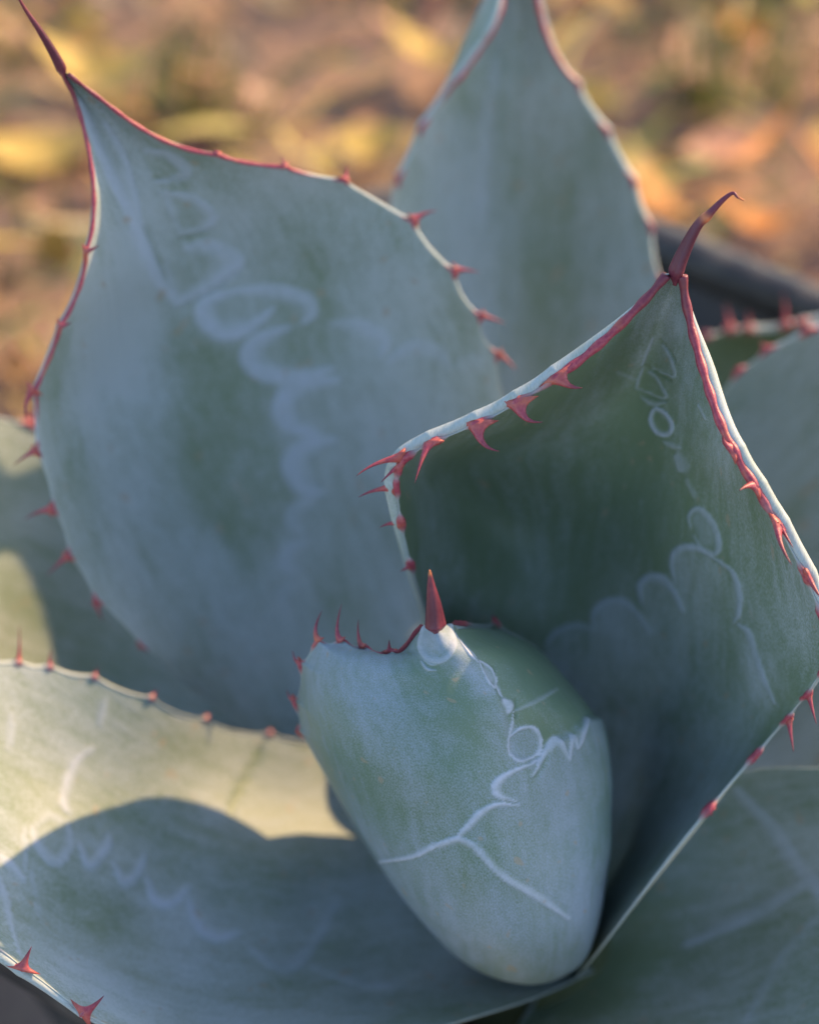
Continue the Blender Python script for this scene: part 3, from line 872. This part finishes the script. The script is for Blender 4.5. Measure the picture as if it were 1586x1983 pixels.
# --- J: unseen front leaf, added to fill the rosette and block sky light from the bud
J_rows = [
    row((1060, 2000, .79), (990, 2010, .80), (930, 2020, .79)),
    row((1180, 2110, .715), (980, 2160, .742), (780, 2130, .715)),
    row((1210, 2330, .635), (970, 2400, .652), (700, 2350, .635)),
    row((1130, 2600, .59), (960, 2650, .615), (770, 2610, .59)),
    row((960, 2860, .55), (950, 2865, .55), (940, 2860, .55)),
]
leaf(J_rows, 90, 70, thick=(.0026, .010), bloom=.55, seed=10, autoL=(.35, .93, .018, .007), autoR=(.35, .93, .018, .007), scallop=.002,
     spine=([(950, 2850, .551), (948, 2900, .54), (945, 2980, .525), (945, 3060, .51)], .002, .05, []),
     label='unseen front leaf added to the rosette to shade the bud, leaning out over the near pot rim')

# short stem that carries the leaves
ns, mr = 12, 28
zz = np.linspace(.145, .225, ns)
an = np.arange(mr) / mr * 2 * math.pi
rg = np.stack([np.stack([.012 + (.050 * (1 - .9 * (max(0, (z - .17)) / .05) ** 2 if z < .223 else .02)) * np.cos(an),
                         .055 + (.062 * (1 - .9 * (max(0, (z - .17)) / .05) ** 2 if z < .223 else .02)) * np.sin(an), np.full(mr, z)], -1) for z in zz])
V, Fq = ring_mesh(rg)
k = len(V)
mstem = NT('stem'); mstem.bsdf.inputs['Base Color'].default_value = (.10, .12, .05, 1); mstem.bsdf.inputs['Roughness'].default_value = .8
link('stem', make_mesh('stem', loc(V), Fq), mstem.mat, agave)

# ------------------------------------------------------------------ pot
POT_Z = .224
def on_plane(px, py, z):
    d = FWD + (px - 793) * KPX * RIGHT + (991.5 - py) * KPX * UP
    t = (z - CAM[2]) / d[2]
    return CAM + t * d
# a square pot: its far right side and a bit of its far left side show
pa, pb, pl = (on_plane(x, y, POT_Z)[:2] for x, y in ((1275, 402), (1586, 530), (52, 784)))
eu = (pb - pa) / np.linalg.norm(pb - pa)                # along the far right side
ev = np.array([eu[1], -eu[0]])                          # along the far left side, towards the front
ev = ev if ev[1] < 0 else -ev
tt = float(np.dot(pl - pa, eu)); corner = pa + eu * tt
POT_L = .44
POT_RC = .14                                            # generously rounded corners
pc = corner + (eu + ev) * POT_L / 2
POT_ROT = math.atan2(eu[1], eu[0])
print('POT centre', pc, 'rot', math.degrees(POT_ROT), 'corner', corner)


def in_pot(x, y, grow=0.0):
    q = np.array([x - pc[0], y - pc[1]])
    return abs(float(q @ eu)) < POT_L / 2 + grow and abs(float(q @ ev)) < POT_L / 2 + grow


def square_ring(half, rc, z, n=24):
    pts = []
    for k in range(4):
        a0 = k * math.pi / 2
        cx, cy = (half - rc) * (1 if k in (0, 3) else -1), (half - rc) * (1 if k in (0, 1) else -1)
        for t in np.linspace(0, math.pi / 2, n // 2):
            pts.append((cx + rc * math.cos(a0 + t), cy + rc * math.sin(a0 + t), z))
        # straight run to the next corner
        nx, ny = (half - rc) * (1 if (k + 1) % 4 in (0, 3) else -1), (half - rc) * (1 if (k + 1) % 4 in (0, 1) else -1)
        e = pts[-1]
        f = (nx + rc * math.cos(a0 + math.pi / 2), ny + rc * math.sin(a0 + math.pi / 2))
        for t in np.linspace(0, 1, n)[1:-1]:
            pts.append((e[0] + (f[0] - e[0]) * t, e[1] + (f[1] - e[1]) * t, z))
    return np.array(pts)


mp = NT('black_plastic')
geo = mp.n('ShaderNodeNewGeometry')
nz = mp.noise(geo.outputs['Position'], 60, 4)
mp.link(mp.mix(mp.maprange(nz, .45, .75, 0, .5), (.026, .026, .028), (.13, .115, .10)), mp.bsdf.inputs['Base Color'])
mp.link(mp.maprange(nz, .3, .7, .32, .55), mp.bsdf.inputs['Roughness'])
mp.bump(mp.noise(geo.outputs['Position'], 500, 2), .2, .0005)
pot = bpy.data.objects.new('plant_pot', None)
scene.collection.objects.link(pot)
pot.location = (pc[0], pc[1], 0)
pot.rotation_euler = (0, 0, POT_ROT)
pot['label'] = 'rounded square black plastic plant pot with thick rolled rim holding the agave'
pot['category'] = 'plant pot'
def sq_lathe(name, prof, mat, parent):
    V, F = ring_mesh(np.stack([square_ring(h, max(.004, rc), z) for h, rc, z in prof]))
    return link(name, make_mesh(name, V, F), mat, parent)
HH = POT_L / 2 - .0105
sq_lathe('pot_wall', [(.003, .002, .002), (HH * .78, POT_RC * .8, .002), (HH * .80, POT_RC * .8, .008), (HH - .003, POT_RC, POT_Z - .012), (HH - .008, POT_RC - .005, POT_Z - .012), (HH * .78, POT_RC * .8, .012), (.003, .002, .012)], mp.mat, pot)
tq = np.linspace(0, 2 * math.pi, 21)
sq_lathe('rim', [(HH + .0105 * math.cos(a), POT_RC + .0105 * math.cos(a), POT_Z - .0105 + .0105 * math.sin(a)) for a in tq], mp.mat, pot)

# potting soil, lumpy, with grit
soilm = NT('potting_soil')
geo = soilm.n('ShaderNodeNewGeometry')
n1 = soilm.noise(geo.outputs['Position'], 140, 5, .7)
soilm.link(soilm.ramp(n1, [(.3, (.020, .014, .010)), (.55, (.075, .052, .036)), (.75, (.20, .14, .09))]), soilm.bsdf.inputs['Base Color'])
soilm.bsdf.inputs['Roughness'].default_value = .95
soilm.bump(n1, 1.0, .004)
rg = []
ca, sa = math.cos(POT_ROT), math.sin(POT_ROT)
for k in range(40):
    h = .002 + (HH * .93 - .002) * k / 39
    q = square_ring(h, max(.001, h * .66), .165 - .008 * (k / 39) ** 2)
    q[:, 2] += rng.normal(0, .0016, len(q))
    rg.append(np.stack([q[:, 0] * ca - q[:, 1] * sa + pc[0], q[:, 0] * sa + q[:, 1] * ca + pc[1], q[:, 2]], -1))
V, F = ring_mesh(np.array(rg))
link('potting_soil', make_mesh('potting_soil', V, F), soilm.mat, None, kind='stuff', label='dark brown crumbly soil filling the black pot', category='soil')

# ------------------------------------------------------------------ ground, litter, grass
gm = NT('garden_soil')
geo = gm.n('ShaderNodeNewGeometry')
g1 = gm.noise(geo.outputs['Position'], 9, 5, .65)
g2 = gm.noise(geo.outputs['Position'], 90, 5, .7)
gc = gm.ramp(g1, [(.25, (.10, .060, .045)), (.5, (.24, .150, .112)), (.75, (.38, .25, .18))])
gc = gm.mix(gm.maprange(g2, .35, .7, 0, .6), gc, (.40, .28, .18))
gm.link(gc, gm.bsdf.inputs['Base Color'])
gm.bsdf.inputs['Roughness'].default_value = .95
gm.bump(g2, .8, .008)
n = 140
xs = np.concatenate([[-60, -20, -6], np.linspace(-2.0, 2.0, n), [6, 20, 60]])
ys = np.concatenate([[-60, -20, -6], np.linspace(-1.2, 3.2, n), [8, 25, 80]])
X, Y = np.meshgrid(xs, ys, indexing='ij')
inner = ((np.abs(X) < 1.95) & (Y > -1.15) & (Y < 3.15))
Z = np.where(inner, rng.normal(0, .004, X.shape) + .010 * np.sin(X * 7 + 1) * np.sin(Y * 6 + .4), 0)
dpot = np.hypot(X - pc[0], Y - pc[1])
Z = np.where(dpot < .36, np.minimum(Z, -.006), Z)
V = np.stack([X, Y, Z], -1).reshape(-1, 3)
mx, my = X.shape
i, j = np.meshgrid(np.arange(mx - 1), np.arange(my - 1), indexing='ij')
a = i * my + j
F = np.stack([a, a + my, a + my + 1, a + 1], -1).reshape(-1, 4)
link('ground', make_mesh('ground', V, F), gm.mat, None, kind='structure')

# litter materials: one colour per piece, stored on the mesh
lm = NT('litter')
geo = lm.n('ShaderNodeNewGeometry')
ln_ = lm.noise(geo.outputs['Position'], 220, 3)
lcol = lm.mix(lm.maprange(ln_, .35, .65, 0, .35), lm.attr('Col', 'Color'), (.10, .06, .035), 'MIX')
lm.link(lcol, lm.bsdf.inputs['Base Color'])
lm.bsdf.inputs['Roughness'].default_value = .6
tr = lm.n('ShaderNodeBsdfTranslucent'); lm.link(lcol, tr.inputs['Color'])
mxs = lm.n('ShaderNodeMixShader'); mxs.inputs[0].default_value = .42
lm.link(lm.bsdf.outputs[0], mxs.inputs[1]); lm.link(tr.outputs[0], mxs.inputs[2])
lm.link(mxs.outputs[0], lm.t.nodes['Material Output'].inputs['Surface'])

PAL = {'tan': (0.59, 0.38, 0.22), 'peach': (0.78, 0.47, 0.29), 'yellow': (0.73, 0.54, 0.14), 'olive': (0.38, 0.37, 0.09), 'brown': (0.28, 0.17, 0.12), 'green': (0.17, 0.26, 0.07), 'orange': (0.76, 0.33, 0.08), 'straw': (0.68, 0.53, 0.28)}


def leaf_piece(L_, W_, curl, fold, nsec=7):
    """a curled fallen leaf lying in its own xy plane: verts (n,3), faces"""
    t = np.linspace(0, 1, nsec)
    w = W_ * .5 * np.sin(np.pi * np.clip(t, .02, .98) ** .8) ** .8
    zc = curl * L_ * (t - .5) ** 2 * 4
    Vv = np.concatenate([np.stack([(t - .5) * L_, -w, zc + fold * w], 1), np.stack([(t - .5) * L_, 0 * w, zc], 1), np.stack([(t - .5) * L_, w, zc + fold * w], 1)])
    Ff = []
    for r in range(2):
        for k in range(nsec - 1):
            a = r * nsec + k
            Ff.append((a, a + 1, a + nsec + 1, a + nsec))
    return Vv, np.array(Ff)


def rotm(yaw, pitch, roll):
    cy, sy, cp, sp, cr, sr = math.cos(yaw), math.sin(yaw), math.cos(pitch), math.sin(pitch), math.cos(roll), math.sin(roll)
    return np.array([[cy, -sy, 0], [sy, cy, 0], [0, 0, 1]]) @ np.array([[cp, 0, sp], [0, 1, 0], [-sp, 0, cp]]) @ np.array([[1, 0, 0], [0, cr, -sr], [0, sr, cr]])


def scatter(name, count, maker, colfun, region, zr, label, cat):
    VV, FF, CC = [], [], []
    off = 0
    for _ in range(count):
        x = rng.uniform(*region[0]); y = rng.uniform(*region[1])
        if in_pot(x, y, .005):
            continue
        Vv, Ff = maker()
        R = rotm(rng.uniform(0, 6.283), rng.normal(0, .35), rng.normal(0, .35))
        Vv = Vv @ R.T
        Vv = Vv - [0, 0, Vv[:, 2].min()] + [x, y, rng.uniform(*zr)]
        c = np.array([*colfun(), 1.0])
        VV.append(Vv); FF.append(Ff + off); CC.append(np.repeat(c[None], len(Vv), 0)); off += len(Vv)
    me = make_mesh(name, np.concatenate(VV), np.concatenate(FF), {'Col': ('FLOAT_COLOR', np.concatenate(CC))})
    return link(name, me, lm.mat, None, kind='stuff', label=label, category=cat)


def pick(names, weights):
    def f():
        c = np.array(PAL[names[rng.choice(len(names), p=np.array(weights) / sum(weights))]])
        return np.clip(c * rng.uniform(.45, 1.4) * (1 + rng.normal(0, .08, 3)), .01, .85)
    return f


scatter('leaf_litter', 2600, lambda: leaf_piece(rng.uniform(.02, .055), rng.uniform(.010, .026), rng.uniform(-.1, .3), rng.uniform(-.2, .6)),
        pick(['tan', 'peach', 'yellow', 'olive', 'brown', 'straw'], [4, 2, 2, 2, 5, 2]), ((-1.1, 1.1), (-.25, 2.1)), (0, .012),
        'dry brown and tan fallen leaves strewn over the ground', 'leaf litter')


scatter('leaf_litter', 420, lambda: leaf_piece(rng.uniform(.03, .065), rng.uniform(.015, .03), rng.uniform(-.1, .3), rng.uniform(-.2, .6)),
        pick(['peach', 'yellow', 'straw', 'orange', 'tan'], [4, 4, 2, 1, 2]), ((-1.1, 1.1), (.3, 2.1)), (.008, .03),
        'pale peach and yellow fallen leaves on top of the litter', 'leaf litter')


def blade():
    L_ = rng.uniform(.025, .075); w = rng.uniform(.003, .008)
    return leaf_piece(L_, w, rng.uniform(-.2, .3), .3, 5)


scatter('dry_grass', 5200, blade, pick(['straw', 'yellow', 'olive', 'green', 'peach', 'orange'], [3, 4, 2, 2.5, 3, 1]), ((-1.1, 1.1), (-.25, 2.1)), (.004, .045),
        'straw-coloured dry grass blades lying on the ground', 'dry grass')

# green tufts of living grass
VV, FF, CC, off = [], [], [], 0
for cx, cy, nbl in [(-.30, .80, 60), (.155, .74, 70), (-.02, .98, 60), (.02, .90, 60), (-.16, .70, 50), (-.33, .55, 60), (.30, .62, 40), (.10, .95, 50), (.24, .86, 50), (-.22, .98, 60), (-.6, .8, 60), (.6, .9, 60)] + [(rng.uniform(-.6, .6), rng.uniform(.45, 1.5), 40) for _ in range(38)]:
    for _ in range(nbl):
        h = rng.uniform(.03, .085); yaw = rng.uniform(0, 6.283); lean = rng.uniform(.1, .9)
        t = np.linspace(0, 1, 5); w = .0022 * (1 - t) + .0002
        x = lean * h * t ** 1.6; z = h * t * (1 - .25 * lean * t)
        Vv = np.concatenate([np.stack([x, -w, z], 1), np.stack([x, w, z], 1)])
        Ff = np.array([(k, k + 1, k + 6, k + 5) for k in range(4)])
        Vv = Vv @ rotm(yaw, 0, 0).T + [cx + rng.normal(0, .03), cy + rng.normal(0, .03), -.004]
        g = rng.uniform(0, 1)
        c = (1 - g) * np.array((.10, .17, .04)) + g * np.array((.26, .28, .07))
        VV.append(Vv); FF.append(Ff + off); CC.append(np.repeat(np.array([[*c, 1]]), len(Vv), 0)); off += len(Vv)
link('grass', make_mesh('grass', np.concatenate(VV), np.concatenate(FF), {'Col': ('FLOAT_COLOR', np.concatenate(CC))}), lm.mat, None,
     kind='stuff', label='green and yellowish grass tufts growing among the fallen leaves', category='grass')

# larger fallen leaves that stand out as blurred patches behind the plant
def ground_at(px, py, z=.015):
    return on_plane(px, py, z)
big = [(1345, 110, 'peach', .06, 'pale peach curled fallen leaf, largest of those behind the pot'), (1432, 55, 'orange', .04, 'small bright orange fallen leaf beside the pale peach one'),
       (1400, 300, 'peach', .07, 'long peach fallen leaf lying beyond the far pot rim'), (820, 110, 'yellow', .055, 'yellow fallen leaf beside the tall back leaf'),
       (760, 300, 'yellow', .06, 'golden fallen leaf between the two back leaves'), (400, 160, 'peach', .05, 'rosy tan fallen leaf behind the broad imprinted leaf'),
       (90, 300, 'yellow', .07, 'yellow-olive fallen leaf beside the broad leaf edge'), (180, 140, 'yellow', .07, 'yellowish fallen leaf under the long thin spine'),
       (1460, 440, 'orange', .05, 'orange-tan fallen leaf just outside the far pot rim')]
for px, py, c, sz, lab in big:
    p = ground_at(px, py)
    Vv, Ff = leaf_piece(sz, sz * .5, rng.uniform(.1, .3), rng.uniform(.1, .5), 11)
    Vv = Vv @ rotm(rng.uniform(0, 6.28), rng.normal(0, .2), rng.normal(.2, .2)).T
    Vv = Vv - [0, 0, Vv[:, 2].min()]
    col = np.array([*(np.array(PAL[c]) * 1.15), 1])
    o = link('fallen_leaf', make_mesh('fallen_leaf', Vv, Ff, {'Col': ('FLOAT_COLOR', np.repeat(col[None], len(Vv), 0))}), lm.mat, None, label=lab, category='fallen leaf', group='fallen leaves behind the pot')
    o.location = p
